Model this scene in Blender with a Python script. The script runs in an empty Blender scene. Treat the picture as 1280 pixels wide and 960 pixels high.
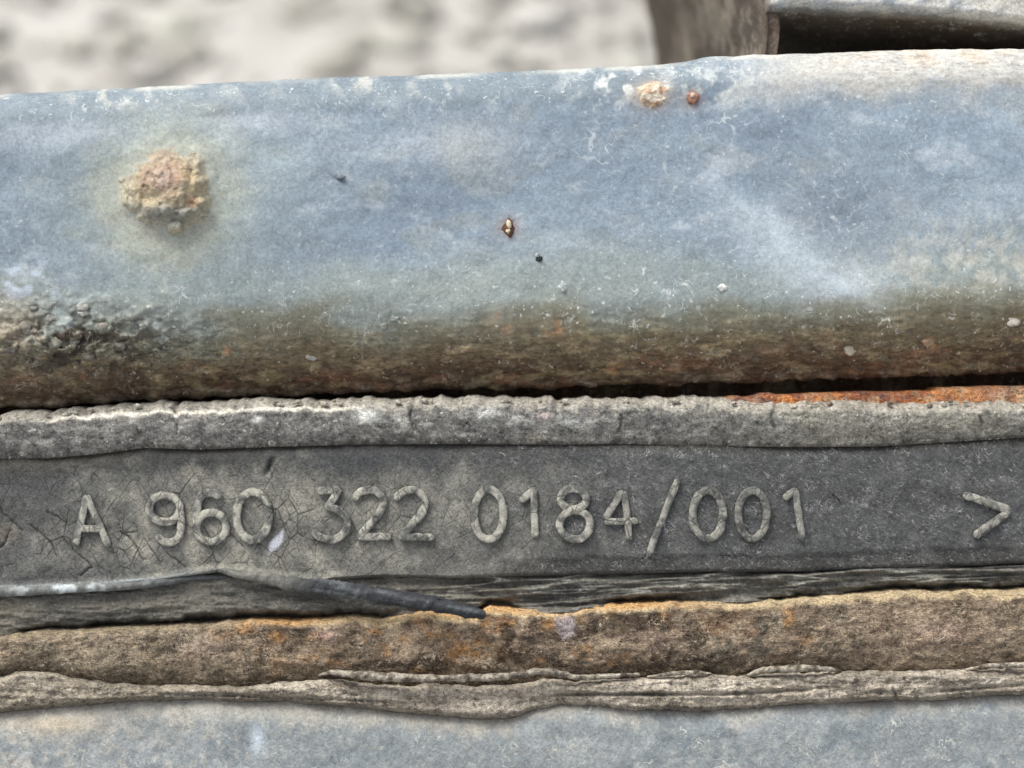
import bpy, math, random
import numpy as np
from mathutils import Vector, Matrix

# ------------------------------------------------------------------ camera, light, exposure
S = 8.5e-5                     # metres per photograph pixel on the focus plane
D = 0.16 / S                   # camera distance in the same unit
PITCH = math.radians(40.0)     # the camera looks down on the part
GROUND_Z = -0.13
FWD = Vector((0, math.cos(PITCH), -math.sin(PITCH)))
UP = Vector((0, math.sin(PITCH), math.cos(PITCH)))
scene = bpy.context.scene
col = scene.collection

cam_data = bpy.data.cameras.new("camera")
cam = bpy.data.objects.new("camera", cam_data)
col.objects.link(cam)
cam.location = -FWD * 0.16
cam.rotation_euler = (math.radians(90) - PITCH, 0, 0)
cam_data.sensor_width = 36.0
cam_data.lens = 36.0 * 0.16 / (1280 * S)
cam_data.clip_start = 0.005
cam_data.clip_end = 200.0
cam_data.dof.use_dof = True
cam_data.dof.focus_distance = 0.16 + 22 * S
cam_data.dof.aperture_fstop = 12.0
scene.camera = cam

world = bpy.data.worlds.new("World")
scene.world = world
world.use_nodes = True
wn = world.node_tree
bg = wn.nodes["Background"]
sky = wn.nodes.new("ShaderNodeTexSky")
sky.sky_type = 'NISHITA'
sky.sun_disc = False
SUN_EL, SUN_AZ = 64.0, -62.0   # azimuth measured from +Y (behind the part) towards +X
sky.sun_elevation = math.radians(SUN_EL)
sky.sun_rotation = math.radians(SUN_AZ)
sky.air_density = 1.0
sky.dust_density = 4.0
sky.ozone_density = 1.0
hs = wn.nodes.new("ShaderNodeHueSaturation")   # overcast: the sky's blue is veiled by cloud
hs.inputs["Saturation"].default_value = 0.35
wn.links.new(sky.outputs[0], hs.inputs["Color"])
wn.links.new(hs.outputs[0], bg.inputs[0])
bg.inputs[1].default_value = 0.12
sun_data = bpy.data.lights.new("sun", 'SUN')
sun_data.energy = 1.5
sun_data.angle = math.radians(30)
sun_data.color = (1.0, 0.985, 0.92)
sun = bpy.data.objects.new("sun", sun_data)
col.objects.link(sun)
el, az = math.radians(SUN_EL), math.radians(SUN_AZ)
sdir = Vector((math.sin(az) * math.cos(el), math.cos(az) * math.cos(el), math.sin(el)))
sun.rotation_euler = sdir.to_track_quat('Z', 'Y').to_euler()
sun.location = sdir * 2
scene.view_settings.view_transform = 'Standard'
scene.view_settings.look = 'None'
scene.view_settings.gamma = 1.0
scene.view_settings.use_curve_mapping = False
scene.view_settings.exposure = 0.95
scene.render.engine = 'CYCLES'
scene.cycles.max_bounces = 5
scene.cycles.diffuse_bounces = 3
scene.cycles.glossy_bounces = 2

# ------------------------------------------------------------------ noise and small maths
def _hash(ix, iy, seed):
    h = (ix.astype(np.int64) * 374761393 + iy.astype(np.int64) * 668265263 + seed * 982451653) & 0xffffffff
    h = ((h ^ (h >> 13)) * 1274126177) & 0xffffffff
    return ((h ^ (h >> 16)) & 0xffff) / 65535.0

def vnoise(x, y, seed):
    ix, iy = np.floor(x), np.floor(y)
    fx, fy = x - ix, y - iy
    fx = fx * fx * fx * (fx * (fx * 6 - 15) + 10); fy = fy * fy * fy * (fy * (fy * 6 - 15) + 10)
    a = _hash(ix, iy, seed); b = _hash(ix + 1, iy, seed)
    c = _hash(ix, iy + 1, seed); d = _hash(ix + 1, iy + 1, seed)
    return (a + (b - a) * fx) * (1 - fy) + (c + (d - c) * fx) * fy

def fbm(x, y, sx, sy=None, octv=4, seed=1, gain=0.5):
    """roughly -1..1"""
    sy = sy or sx
    x = np.asarray(x, float); y = np.asarray(y, float)
    x, y = np.broadcast_arrays(x, y)
    r = x / sx; q = y / sy
    out = np.zeros(x.shape); amp = 1.0; tot = 0
    for k in range(octv):
        ca, sa = math.cos(0.55 + 0.9 * k), math.sin(0.55 + 0.9 * k); f = 1.93 ** k
        out += amp * (vnoise(f * (r * ca - q * sa) + 17.3 * k, f * (r * sa + q * ca) + 9.1 * k, seed + 31 * k) - 0.5) * 2
        tot += amp; amp *= gain
    return out / tot * 1.35

def ss(a, b, x):
    t = np.clip((np.asarray(x, float) - a) / (b - a), 0, 1)
    return t * t * (3 - 2 * t)

def lin(c):
    c = np.array(c, float) / 255.0
    return np.where(c <= 0.04045, c / 12.92, ((c + 0.055) / 1.055) ** 2.4)

def mix(c, colour, m):
    m = np.clip(m, 0, 1)[..., None]
    return c * (1 - m) + lin(colour) * m

def blob(x, y, cx, cy, rx, ry=None):
    ry = ry or rx
    return np.exp(-(((x - cx) / rx) ** 2 + ((y - cy) / ry) ** 2))

def curve(pts):
    a = np.array(pts, float)
    xs, ys = a[:, 0], a[:, 1]
    xs = np.concatenate([[xs[0] - 700], xs, [xs[-1] + 700]])
    ys = np.concatenate([[ys[0] + 20], ys, [ys[-1] - 20]])
    return lambda x: np.interp(x, xs, ys)

def P(px, py, d):
    """photograph pixel + depth behind the focus plane -> local coordinates in metres"""
    k = (D + d) / D
    return np.stack([(px - 640) * k * S, d * S + 0 * px, (480 - py) * k * S], -1)

# ------------------------------------------------------------------ materials
def weathered(name, fib_col=(0.55, 0.54, 0.5), fib=0.5, fib_scale=0.055, stretch=(1, 1, 1), rot=0.0, bump=0.35, grain=0.5,
              rough=0.75, spec=0.3, cracks=False, crust=0.0, streak=0.0, streak_scale=0.42, streak_len=0.24, var=0.35):
    m = bpy.data.materials.new(name); m.use_nodes = True
    nt = m.node_tree; N = nt.nodes; L = nt.links
    bs = N["Principled BSDF"]
    bs.inputs["Specular IOR Level"].default_value = spec
    tc = N.new("ShaderNodeTexCoord")
    mp = N.new("ShaderNodeMapping"); mp.inputs["Scale"].default_value = (1 / S,) * 3
    L.new(tc.outputs["Object"], mp.inputs[0])
    mp1 = N.new("ShaderNodeMapping"); mp1.inputs["Rotation"].default_value = (0, rot, 0)
    L.new(mp.outputs[0], mp1.inputs[0])
    mp2 = N.new("ShaderNodeMapping"); mp2.inputs["Scale"].default_value = stretch
    L.new(mp1.outputs[0], mp2.inputs[0])
    at = N.new("ShaderNodeAttribute"); at.attribute_name = "Col"
    fa = N.new("ShaderNodeAttribute"); fa.attribute_name = "fib"
    def noise(scale, detail, rgh=0.55, dist=0.0, src=mp):
        n = N.new("ShaderNodeTexNoise"); n.inputs["Scale"].default_value = scale; n.inputs["Detail"].default_value = detail
        n.inputs["Roughness"].default_value = rgh; n.inputs["Distortion"].default_value = dist
        L.new(src.outputs[0], n.inputs["Vector"]); return n.outputs["Fac"]
    def math_(op, a, b=None, c=None, clamp=False):
        n = N.new("ShaderNodeMath"); n.operation = op; n.use_clamp = clamp
        for i, v in enumerate((a, b, c)):
            if v is None: continue
            if isinstance(v, (int, float)): n.inputs[i].default_value = v
            else: L.new(v, n.inputs[i])
        return n.outputs[0]
    def ramp(v, lo, hi, a=0.0, b=1.0):
        n = N.new("ShaderNodeMapRange"); n.clamp = True
        for i, q in enumerate((lo, hi, a, b)): n.inputs[i + 1].default_value = q
        L.new(v, n.inputs[0]); return n.outputs[0]
    fine = noise(0.22, 3.0, 0.7, src=mp2)
    mid = noise(0.05, 3.0, 0.6, src=mp2)
    gr = noise(0.55, 2.0, 0.6)
    # brightness variation
    v = math_('ADD', ramp(fine, 0.3, 0.7, 1 - var, 1 + var), ramp(mid, 0.3, 0.7, -var * 0.5, var * 0.5))
    v = math_('ADD', v, ramp(gr, 0.3, 0.7, -var * 0.45 * grain * 2, var * 0.45 * grain * 2))
    if crust:                             # scaly rust where the 'crk' mask is set
        ka = N.new("ShaderNodeAttribute"); ka.attribute_name = "crk"
        sc_m = N.new("ShaderNodeMapping"); sc_m.inputs["Scale"].default_value = (0.55, 1, 1.3)
        L.new(mp.outputs[0], sc_m.inputs[0])
        sc_n = noise(0.15, 4.0, 0.8, 0.4, src=sc_m)
        v = math_('ADD', v, math_('MULTIPLY', ramp(sc_n, 0.3, 0.7, -crust, crust), ka.outputs["Fac"]))
        v = math_('MAXIMUM', v, 0.12)
    vm = N.new("ShaderNodeVectorMath"); vm.operation = 'SCALE'
    L.new(at.outputs["Color"], vm.inputs[0]); L.new(v, vm.inputs["Scale"])
    # pale squiggles (lichen / salt threads): thin level lines of a warped noise, broken up
    w = noise(fib_scale, 2.0, 0.6, 1.2, src=mp2)
    w2 = noise(fib_scale * 1.7, 1.0, 0.5, 1.5, src=mp2)
    l1 = ramp(math_('ABSOLUTE', math_('SUBTRACT', w, 0.5)), 0.0, 0.022, 1, 0)
    l2 = ramp(math_('ABSOLUTE', math_('SUBTRACT', w2, 0.47)), 0.0, 0.022, 1, 0)
    brk = ramp(noise(0.03, 3.0, 0.75), 0.52, 0.64)
    brk2 = ramp(mid, 0.56, 0.66)
    lf = math_('MAXIMUM', math_('MULTIPLY', l1, brk), math_('MULTIPLY', l2, brk2))
    if streak:
        st_m = N.new("ShaderNodeMapping"); st_m.inputs["Scale"].default_value = (streak_len, 1, 1.0)
        L.new(mp1.outputs[0], st_m.inputs[0])
        lf = math_('MAXIMUM', lf, math_('MULTIPLY', ramp(noise(streak_scale, 3.0, 0.7, 1.0, src=st_m), 0.58, 0.72), streak))
    else:
        lf = math_('MAXIMUM', lf, ramp(noise(0.16, 1.0, 0.5), 0.71, 0.75))
    lf = math_('MULTIPLY', math_('MULTIPLY', lf, fa.outputs["Fac"]), fib, clamp=True)
    mx = N.new("ShaderNodeMix"); mx.data_type = 'RGBA'
    L.new(lf, mx.inputs[0]); L.new(vm.outputs[0], mx.inputs[6]); mx.inputs[7].default_value = (*fib_col, 1)
    if crust > .7:                        # threads over the rust take its tan
        fm = N.new('ShaderNodeMix'); fm.data_type = 'RGBA'; L.new(ka.outputs['Fac'], fm.inputs[0]); fm.inputs[6].default_value = (*fib_col, 1); fm.inputs[7].default_value = (0.42, 0.37, 0.28, 1)
        L.new(fm.outputs[2], mx.inputs[7])
    colour = mx.outputs[2]
    h = math_('ADD', math_('MULTIPLY', fine, 1.0), math_('MULTIPLY', gr, grain))
    h = math_('ADD', h, math_('MULTIPLY', mid, 1.2))
    if crust: h = math_('ADD', h, math_('MULTIPLY', math_('MULTIPLY', sc_n, ka.outputs['Fac']), 5.0))
    if cracks:
        ca = N.new("ShaderNodeAttribute"); ca.attribute_name = "crk"
        mp3 = N.new("ShaderNodeMapping"); mp3.inputs["Rotation"].default_value = (0, math.radians(42), 0); mp3.inputs["Scale"].default_value = (1.0, 0.3, 0.72)
        wn_ = N.new("ShaderNodeTexNoise"); wn_.inputs["Scale"].default_value = 0.04; wn_.inputs["Detail"].default_value = 2
        L.new(mp.outputs[0], wn_.inputs["Vector"])
        wv = N.new("ShaderNodeVectorMath"); wv.operation = 'MULTIPLY_ADD'
        L.new(wn_.outputs["Color"], wv.inputs[0]); wv.inputs[1].default_value = (7, 7, 7); L.new(mp.outputs[0], wv.inputs[2])
        L.new(wv.outputs[0], mp3.inputs[0])
        lines = None
        for sc, wd, rn in ((0.078, 0.048, 0.42), (0.034, 0.035, 0.8)):
            vo = N.new("ShaderNodeTexVoronoi"); vo.feature = 'DISTANCE_TO_EDGE'; vo.inputs["Scale"].default_value = sc
            vo.inputs["Randomness"].default_value = rn
            L.new(mp3.outputs[0], vo.inputs["Vector"])
            l = ramp(vo.outputs["Distance"], 0.0, wd, 1, 0)
            lines = l if lines is None else math_('MAXIMUM', lines, l)
        gate = ramp(noise(0.035, 2.0, 0.6), 0.40, 0.56)
        lines = math_('MULTIPLY', math_('MULTIPLY', lines, gate), ca.outputs["Fac"], clamp=True)
        mx2 = N.new("ShaderNodeMix"); mx2.data_type = 'RGBA'
        L.new(math_('MULTIPLY', lines, 0.8), mx2.inputs[0]); L.new(colour, mx2.inputs[6]); mx2.inputs[7].default_value = (0.02, 0.019, 0.018, 1)
        colour = mx2.outputs[2]
        h = math_('SUBTRACT', h, math_('MULTIPLY', lines, 1.2))
    L.new(colour, bs.inputs["Base Color"])
    bs.inputs["Roughness"].default_value = rough
    bp = N.new("ShaderNodeBump"); bp.inputs["Strength"].default_value = bump; bp.inputs["Distance"].default_value = 6 * S
    L.new(h, bp.inputs["Height"]); L.new(bp.outputs[0], bs.inputs["Normal"])
    return m

MAT = {}
SAT = 0.74                     # all tones are chalky, none is pure
MAT['paint'] = weathered("blue_grey_paint", fib_col=(0.62, 0.64, 0.62), fib=0.62, fib_scale=0.035, bump=0.16, rough=0.6, spec=0.35, var=0.2, grain=0.5, crust=0.8)
MAT['plate'] = weathered("dusty_plate_paint", fib_col=(0.6, 0.58, 0.5), fib=0.9, fib_scale=0.045, rot=math.radians(-40), streak=0.5, bump=0.3, rough=0.7, spec=0.3, var=0.24, grain=0.6)
MAT['paint']['sat'] = .82; MAT['plate']['sat'] = .72
MAT['rubber'] = weathered("aged_rubber", fib_col=(0.42, 0.42, 0.4), fib=0.8, fib_scale=0.06, rot=math.radians(-36), streak_scale=0.42, streak_len=0.34, streak=0.75, bump=0.4, rough=0.8, spec=0.25, cracks=True, var=0.36, grain=0.8)
MAT['bead'] = weathered("dusty_rubber_bead", fib_col=(0.5, 0.49, 0.45), fib=0.8, fib_scale=0.06, bump=0.4, rough=0.85, spec=0.2, var=0.5, grain=0.8)
MAT['letter'] = weathered("raised_rubber", fib_col=(0.4, 0.4, 0.38), fib=0.4, fib_scale=0.05, bump=0.35, rough=0.8, spec=0.25, cracks=True, var=0.3, grain=0.5)
MAT['rust'] = weathered("flaking_rust", fib_col=(0.66, 0.57, 0.43), fib=0.95, fib_scale=0.06, rot=math.radians(-30), streak=0.55, streak_scale=0.26, streak_len=0.38, crust=0.45, bump=0.7, rough=0.9, spec=0.15, var=0.5, grain=1.0)
MAT['skin'] = weathered("dusty_rubber_skin", fib_col=(0.68, 0.62, 0.53), fib=0.9, fib_scale=0.07, rot=math.radians(-40), streak=0.6, streak_scale=0.3, streak_len=0.45, crust=0.4, bump=0.7, rough=0.9, spec=0.15, var=0.5, grain=1.0)

MAT['grit'] = weathered("grit", fib=.2, bump=0.5, rough=.95, spec=.06, var=.18, grain=.4)
MAT['crust'] = weathered("blister_crust", fib_col=(.6,.55,.42), fib=.5, bump=0.5, rough=.9, spec=.15, var=.28, grain=.6)

MAT['rust']['sat'] = .88; MAT['skin']['sat'] = .78; MAT['crust']['sat'] = .85

# ------------------------------------------------------------------ mesh builders
def finish(name, co, faces, colour, fib, crk, mat, parent, smooth=True):
    me = bpy.data.meshes.new(name)
    nv = len(co)
    me.vertices.add(nv); me.vertices.foreach_set("co", np.ascontiguousarray(co, np.float32).ravel())
    quads, polys = faces
    nq = len(quads)
    lens = [4] * nq + [len(p) for p in polys]
    idx = quads.ravel().tolist() if not polys else np.concatenate([quads.ravel()] + [np.array(p) for p in polys])
    me.loops.add(len(idx)); me.loops.foreach_set("vertex_index", np.asarray(idx, np.int32))
    me.polygons.add(len(lens))
    st = np.concatenate([[0], np.cumsum(lens)[:-1]]).astype(np.int32)
    me.polygons.foreach_set("loop_start", st)
    me.update(calc_edges=True)
    me.polygons.foreach_set("use_smooth", np.full(len(lens), smooth))
    a = me.attributes.new("Col", 'FLOAT_COLOR', 'POINT')
    colour = np.asarray(colour, float); lum = colour @ np.array([.3, .55, .15])
    colour = lum[:, None] + (colour - lum[:, None]) * mat.get('sat', SAT)
    c4 = np.ones((nv, 4), np.float32); c4[:, :3] = np.clip(colour, 0, 1)
    a.data.foreach_set("color", c4.ravel())
    for nm, v in (("fib", fib), ("crk", crk)):
        q = me.attributes.new(nm, 'FLOAT', 'POINT')
        q.data.foreach_set("value", np.broadcast_to(np.asarray(v, np.float32), (nv,)).astype(np.float32).ravel())
    me.materials.append(mat)
    o = bpy.data.objects.new(name, me); col.objects.link(o)
    if parent: o.parent = parent
    return o

def slab(name, mat, parent, x, top, bot, rows, depth, colour, top_ret, bot_ret, fib=None, crk=None, ret_col=None):
    """solid strip: a modelled front between two edge curves, closed by its upper and lower returns and its back.
    top_ret / bot_ret: rows (depth, dz) leading away from the edges to the back."""
    n = len(x)
    t = np.linspace(0, 1, rows)
    X = np.repeat(x[None, :], rows, 0)
    T, B = top(x), bot(x)
    Y = T[None, :] + (B - T)[None, :] * t[:, None]
    d = depth(X, Y, Y - T[None, :], B[None, :] - Y)
    C = colour(X, Y, Y - T[None, :], B[None, :] - Y)
    F = np.ones_like(X) if fib is None else fib(X, Y, Y - T[None, :], B[None, :] - Y)
    K = np.zeros_like(X) if crk is None else (crk(X, Y) if crk.__code__.co_argcount == 2 else crk(X, Y, Y - T[None, :], B[None, :] - Y))
    front = P(X, Y, d)
    def ret(row, spec):
        out = []
        for (dep, dz) in spec:
            p = row.copy(); p[:, 1] = dep * S if dep is not None else p[:, 1]; p[:, 2] += dz * S
            out.append(p)
        return out
    tr = ret(front[0], top_ret)[::-1]; br = ret(front[-1], bot_ret)
    co = np.concatenate([np.array(tr).reshape(-1, n, 3), front, np.array(br).reshape(-1, n, 3)], 0)
    R = co.shape[0]
    CC = np.concatenate([np.repeat(C[:1], len(tr), 0), C, np.repeat(C[-1:], len(br), 0)], 0)
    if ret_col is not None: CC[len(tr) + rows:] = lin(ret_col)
    FF = np.concatenate([np.repeat(F[:1], len(tr), 0), F, np.repeat(F[-1:], len(br), 0)], 0)
    KK = np.concatenate([np.repeat(K[:1], len(tr), 0), K, np.repeat(K[-1:], len(br), 0)], 0)
    i = np.arange(R * n).reshape(R, n)
    i2 = np.concatenate([i, i[:1]], 0)
    q = np.stack([i2[:-1, :-1], i2[1:, :-1], i2[1:, 1:], i2[:-1, 1:]], -1).reshape(-1, 4)
    polys = [i[::-1, 0].tolist(), i[:, -1].tolist()]
    return finish(name, co.reshape(-1, 3), (q, polys), CC.reshape(-1, 3), FF.ravel(), KK.ravel(), mat, parent)

def tube(name, mat, parent, pts, rad, colour, seg=10, flat=1.0, rough=0.12, seed=3, sub=2.0, closed=False, fib=0.6, crk=0.0, box=1.0):
    """swept stroke: pts = (px, py, depth), rad = radius along it; resampled, uneven, rounded ends"""
    pts = np.array(pts, float)
    seglen = np.linalg.norm(np.diff(pts[:, :2], axis=0), axis=1)
    s = np.concatenate([[0], np.cumsum(seglen)])
    n = max(4, int(s[-1] / sub))
    u = np.linspace(0, s[-1], n)
    if closed: u = u[:-1]; n -= 1
    c = np.stack([np.interp(u, s, pts[:, k]) for k in range(3)], -1)
    if len(pts) > 2 and not closed:        # round the corners a little
        for _ in range(2):
            m = c.copy(); m[1:-1] = (c[:-2] + 2 * c[1:-1] + c[2:]) / 4; c = m
    r = np.interp(u / s[-1], np.linspace(0, 1, len(np.atleast_1d(rad))), np.atleast_1d(rad))
    if not closed:
        e = np.minimum(u, s[-1] - u); r = r * np.sqrt(np.clip(1 - (1 - np.clip(e / (r + 1e-6), 0, 1)) ** 2, 0.04, 1))
    tg = np.gradient(c, axis=0); tg[:, 2] *= 0.3
    if closed: tg[0] = c[1] - c[-1]; tg[-1] = c[0] - c[-2]
    tg /= np.linalg.norm(tg, axis=1)[:, None] + 1e-9
    nrm = np.stack([-tg[:, 1], tg[:, 0], 0 * tg[:, 0]], -1)
    a = np.linspace(0, 2 * math.pi, seg, endpoint=False)
    co = np.zeros((n, seg, 3))
    nz = 1 + rough * fbm(c[:, :1] + 5 * np.cos(a)[None], c[:, 1:2] + 5 * np.sin(a)[None], 6, octv=3, seed=seed)
    jx = min(rough, .1) * 4 * fbm(c[:, 0], c[:, 1], 14, octv=2, seed=seed + 5); jy = min(rough, .1) * 4 * fbm(c[:, 0], c[:, 1] + 50, 14, octv=2, seed=seed + 6)
    for k in range(seg):
        rr = r * nz[:, k]
        ck, sk = (math.copysign(abs(f) ** box, f) for f in (math.cos(a[k]), math.sin(a[k])))
        off = nrm * (rr * ck)[:, None]
        co[:, k, 0] = c[:, 0] + off[:, 0] + jx; co[:, k, 1] = c[:, 1] + off[:, 1] + jy
        co[:, k, 2] = c[:, 2] - rr * flat * sk
    w = P(co[..., 0], co[..., 1], co[..., 2])
    i = np.arange(n * seg).reshape(n, seg)
    i2 = np.concatenate([i, i[:, :1]], 1)
    if closed: i2 = np.concatenate([i2, i2[:1]], 0)
    q = np.stack([i2[:-1, :-1], i2[1:, :-1], i2[1:, 1:], i2[:-1, 1:]], -1).reshape(-1, 4)
    polys = [] if closed else [i[0].tolist(), i[-1, ::-1].tolist()]
    C = colour(co[..., 0], co[..., 1], np.broadcast_to(np.sin(a)[None], co.shape[:2])) if callable(colour) else np.broadcast_to(lin(colour), co.shape)
    return finish(name, w.reshape(-1, 3), (q, polys), np.asarray(C).reshape(-1, 3), fib, crk, mat, parent)

def lump(name, mat, parent, cx, cy, d, rx, ry, rz, colour, seed=1, rough=0.25, nu=16, nv=10, fib=0.5):
    """uneven pebble-like lump half sunk in a surface"""
    u = np.linspace(0, 2 * math.pi, nu, endpoint=False); v = np.linspace(0.02, math.pi - 0.02, nv)
    U, V = np.meshgrid(u, v)
    dx, dy, dz = np.sin(V) * np.cos(U), np.cos(V), np.sin(V) * np.sin(U)
    r = 1 + rough * fbm(dx * 1.6 + dz * 0.9 + seed * 7.1, dy * 1.6 + dz * 1.2, 1.0, octv=3, seed=seed)
    X = cx + rx * dx * r; Y = cy - ry * dy * r; Z = d - rz * dz * r
    w = P(X, Y, Z)
    i = np.arange(nu * nv).reshape(nv, nu); i2 = np.concatenate([i, i[:, :1]], 1)
    q = np.stack([i2[:-1, :-1], i2[:-1, 1:], i2[1:, 1:], i2[1:, :-1]], -1).reshape(-1, 4)
    polys = [i[0].tolist(), i[-1, ::-1].tolist()]
    C = colour(X, Y, dz) if callable(colour) else np.broadcast_to(lin(colour), X.shape + (3,)) * (1 + 0.3 * fbm(X, Y, 4, octv=2, seed=seed))[..., None]
    return finish(name, w.reshape(-1, 3), (q, polys), C.reshape(-1, 3), fib, 0, mat, parent)

def thing(name, label, cat, group=None):
    o = bpy.data.objects.new(name, None); o.empty_display_size = 0.02; col.objects.link(o)
    o.rotation_euler = (-PITCH, 0, 0)
    o['label'] = label; o['category'] = cat
    if group: o['group'] = group
    return o

# ------------------------------------------------------------------ setting: ground and gravel
def simple_mat(name, ramp_cols, scale, bump=0.5, rough=0.9, dist=0.02, attr=None):
    m = bpy.data.materials.new(name); m.use_nodes = True
    nt = m.node_tree; N = nt.nodes; L = nt.links; bs = N["Principled BSDF"]
    tc = N.new("ShaderNodeTexCoord")
    n = N.new("ShaderNodeTexNoise"); n.inputs["Scale"].default_value = scale; n.inputs["Detail"].default_value = 6
    n.inputs["Roughness"].default_value = 0.65
    L.new(tc.outputs["Object"], n.inputs["Vector"])
    r = N.new("ShaderNodeValToRGB"); els = r.color_ramp.elements
    els[0].position = 0.32; els[0].color = (*lin(ramp_cols[0]), 1)
    els[1].position = 0.68; els[1].color = (*lin(ramp_cols[-1]), 1)
    for k, c in enumerate(ramp_cols[1:-1]):
        e = els.new(0.32 + 0.36 * (k + 1) / (len(ramp_cols) - 1)); e.color = (*lin(c), 1)
    L.new(n.outputs["Fac"], r.inputs[0])
    out = r.outputs[0]
    if attr:
        a = N.new("ShaderNodeAttribute"); a.attribute_name = attr
        mm = N.new("ShaderNodeMix"); mm.data_type = 'RGBA'; mm.blend_type = 'MULTIPLY'; mm.inputs[0].default_value = 1
        L.new(out, mm.inputs[6]); L.new(a.outputs["Color"], mm.inputs[7]); out = mm.outputs[2]
    L.new(out, bs.inputs["Base Color"]); bs.inputs["Roughness"].default_value = rough
    b = N.new("ShaderNodeBump"); b.inputs["Strength"].default_value = bump; b.inputs["Distance"].default_value = dist
    L.new(n.outputs["Fac"], b.inputs["Height"]); L.new(b.outputs[0], bs.inputs["Normal"])
    return m

ground_mat = simple_mat("pale_dirt", [(140, 136, 129), (164, 160, 154), (178, 175, 170)], 30, 0.6, dist=0.01)
gx = np.concatenate([np.linspace(-40, -0.8, 14), np.linspace(-0.75, 0.75, 60), np.linspace(0.8, 40, 14)])
gy = np.concatenate([np.linspace(-40, -0.5, 14), np.linspace(-0.4, 1.4, 70), np.linspace(1.6, 60, 14)])
GX, GY = np.meshgrid(gx, gy)
near = (np.abs(GX) < 0.75) & (GY > -0.4) & (GY < 1.4)
GZ = GROUND_Z + np.where(near, 0.004 * fbm(GX, GY, 0.12, octv=3, seed=8) - 0.004, -0.004)
gi = np.arange(GX.size).reshape(GX.shape)
gq = np.stack([gi[:-1, :-1], gi[:-1, 1:], gi[1:, 1:], gi[1:, :-1]], -1).reshape(-1, 4)
g = finish("ground", np.stack([GX, GY, GZ], -1).reshape(-1, 3), (gq, []), np.full((GX.size, 3), 0.5), 0, 0, ground_mat, None)
g['kind'] = 'structure'; g['label'] = 'pale grey gravelly ground'

rng = np.random.default_rng(5)
gv = simple_mat("gravel_stone", [(150, 146, 140), (176, 173, 168), (192, 190, 187)], 60, 0.3, dist=0.002, attr="Col")
ico_v, ico_f = [], []
import bmesh
bm = bmesh.new(); bmesh.ops.create_icosphere(bm, subdivisions=2, radius=1.0)
ico_v = np.array([v.co[:] for v in bm.verts]); ico_f = np.array([[v.index for v in f.verts] for f in bm.faces]); bm.free()
cos_, cols_, tris_ = [], [], []
NST = 13000
for k in range(NST):
    x = rng.uniform(-0.75, 0.75); y = rng.uniform(-0.15, 1.35)
    r = float(np.clip(rng.lognormal(math.log(0.0042), 0.4), 0.002, 0.010))
    sc = r * np.array([rng.uniform(.8, 1.4), rng.uniform(.7, 1.2), rng.uniform(.45, .8)])
    v = ico_v * sc * (1 + 0.16 * np.sin(ico_v[:, [1, 2, 0]] * 3.1 + rng.uniform(0, 6)))
    a = rng.uniform(0, 6.28); ca, sa = math.cos(a), math.sin(a)
    v = np.stack([v[:, 0] * ca - v[:, 1] * sa, v[:, 0] * sa + v[:, 1] * ca, v[:, 2]], -1)
    v += [x, y, GROUND_Z - 0.002 + sc[2] * rng.uniform(0.1, 0.55)]
    cos_.append(v); tris_.append(ico_f + k * len(ico_v))
    tone = 0.92 * rng.choice([1.0, 0.92, 0.8, 0.66, 0.5], p=[.36, .28, .2, .12, .04])
    tint = np.array([.985, 0.99 - rng.uniform(0, .02), 0.965 - rng.uniform(0, .06)])
    cols_.append(np.repeat((tone * tint)[None], len(v), 0))
co = np.concatenate(cos_); tr = np.concatenate(tris_)
me = bpy.data.meshes.new("gravel")
me.vertices.add(len(co)); me.vertices.foreach_set("co", co.astype(np.float32).ravel())
me.loops.add(tr.size); me.loops.foreach_set("vertex_index", tr.astype(np.int32).ravel())
me.polygons.add(len(tr)); me.polygons.foreach_set("loop_start", np.arange(0, tr.size, 3, dtype=np.int32))
me.update(calc_edges=True); me.polygons.foreach_set("use_smooth", np.ones(len(tr), bool))
a = me.attributes.new("Col", 'FLOAT_COLOR', 'POINT'); c4 = np.ones((len(co), 4), np.float32); c4[:, :3] = np.concatenate(cols_)
a.data.foreach_set("color", c4.ravel()); me.materials.append(gv)
gravel = bpy.data.objects.new("gravel", me); col.objects.link(gravel)
gravel['kind'] = 'stuff'; gravel['label'] = 'pale blurred gravel stones on the ground behind'; gravel['category'] = 'gravel'

# ------------------------------------------------------------------ edge curves read from the photograph (pixels)
X0, X1, DX = -420, 1700, 1.5
def span(a, b, dx):            # fine columns where the photograph looks, coarser beyond
    return np.concatenate([np.arange(a, -40, 6.0), np.arange(max(a, -40), 1320, dx), np.arange(1320, b + 1, 6.0)])
xs = span(X0, X1, DX)
beam_top = curve([(0,118),(68,115),(120,112),(240,105.5),(440,96),(530,93.5),(660,88.5),(780,83.5),(830,80),(857,77),(880,72),(950,68.5),(1000,67.5),(1090,63.5),(1180,62),(1280,61)])
beam_bot = curve([(0,510),(60,509),(150,502),(220,500),(290,496.5),(340,495),(440,491.5),(500,489),(560,487),(620,486.5),(690,486),(750,482),(775,480),(850,480),(940,477),(1000,474.5),(1060,473.5),(1170,470),(1190,468),(1280,465.5)])
bead_top = curve([(0,522),(12,514),(50,517),(100,511),(150,508),(200,503.5),(216,504),(220,509),(226,504),(300,501),(385,501),(440,499.5),(520,498),(640,499),(690,498),(697,503),(704,499),(780,499),(820,498),(860,499),(900,500),(950,504),(1000,503),(1060,501),(1150,504),(1180,500),(1280,503)])
crease = curve([(0,572),(60,571),(120,566),(180,558),(250,560),(330,557),(440,554),(560,553),(700,554),(780,553),(860,555),(940,556.5),(1000,557),(1100,556),(1180,551),(1280,545)])
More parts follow.
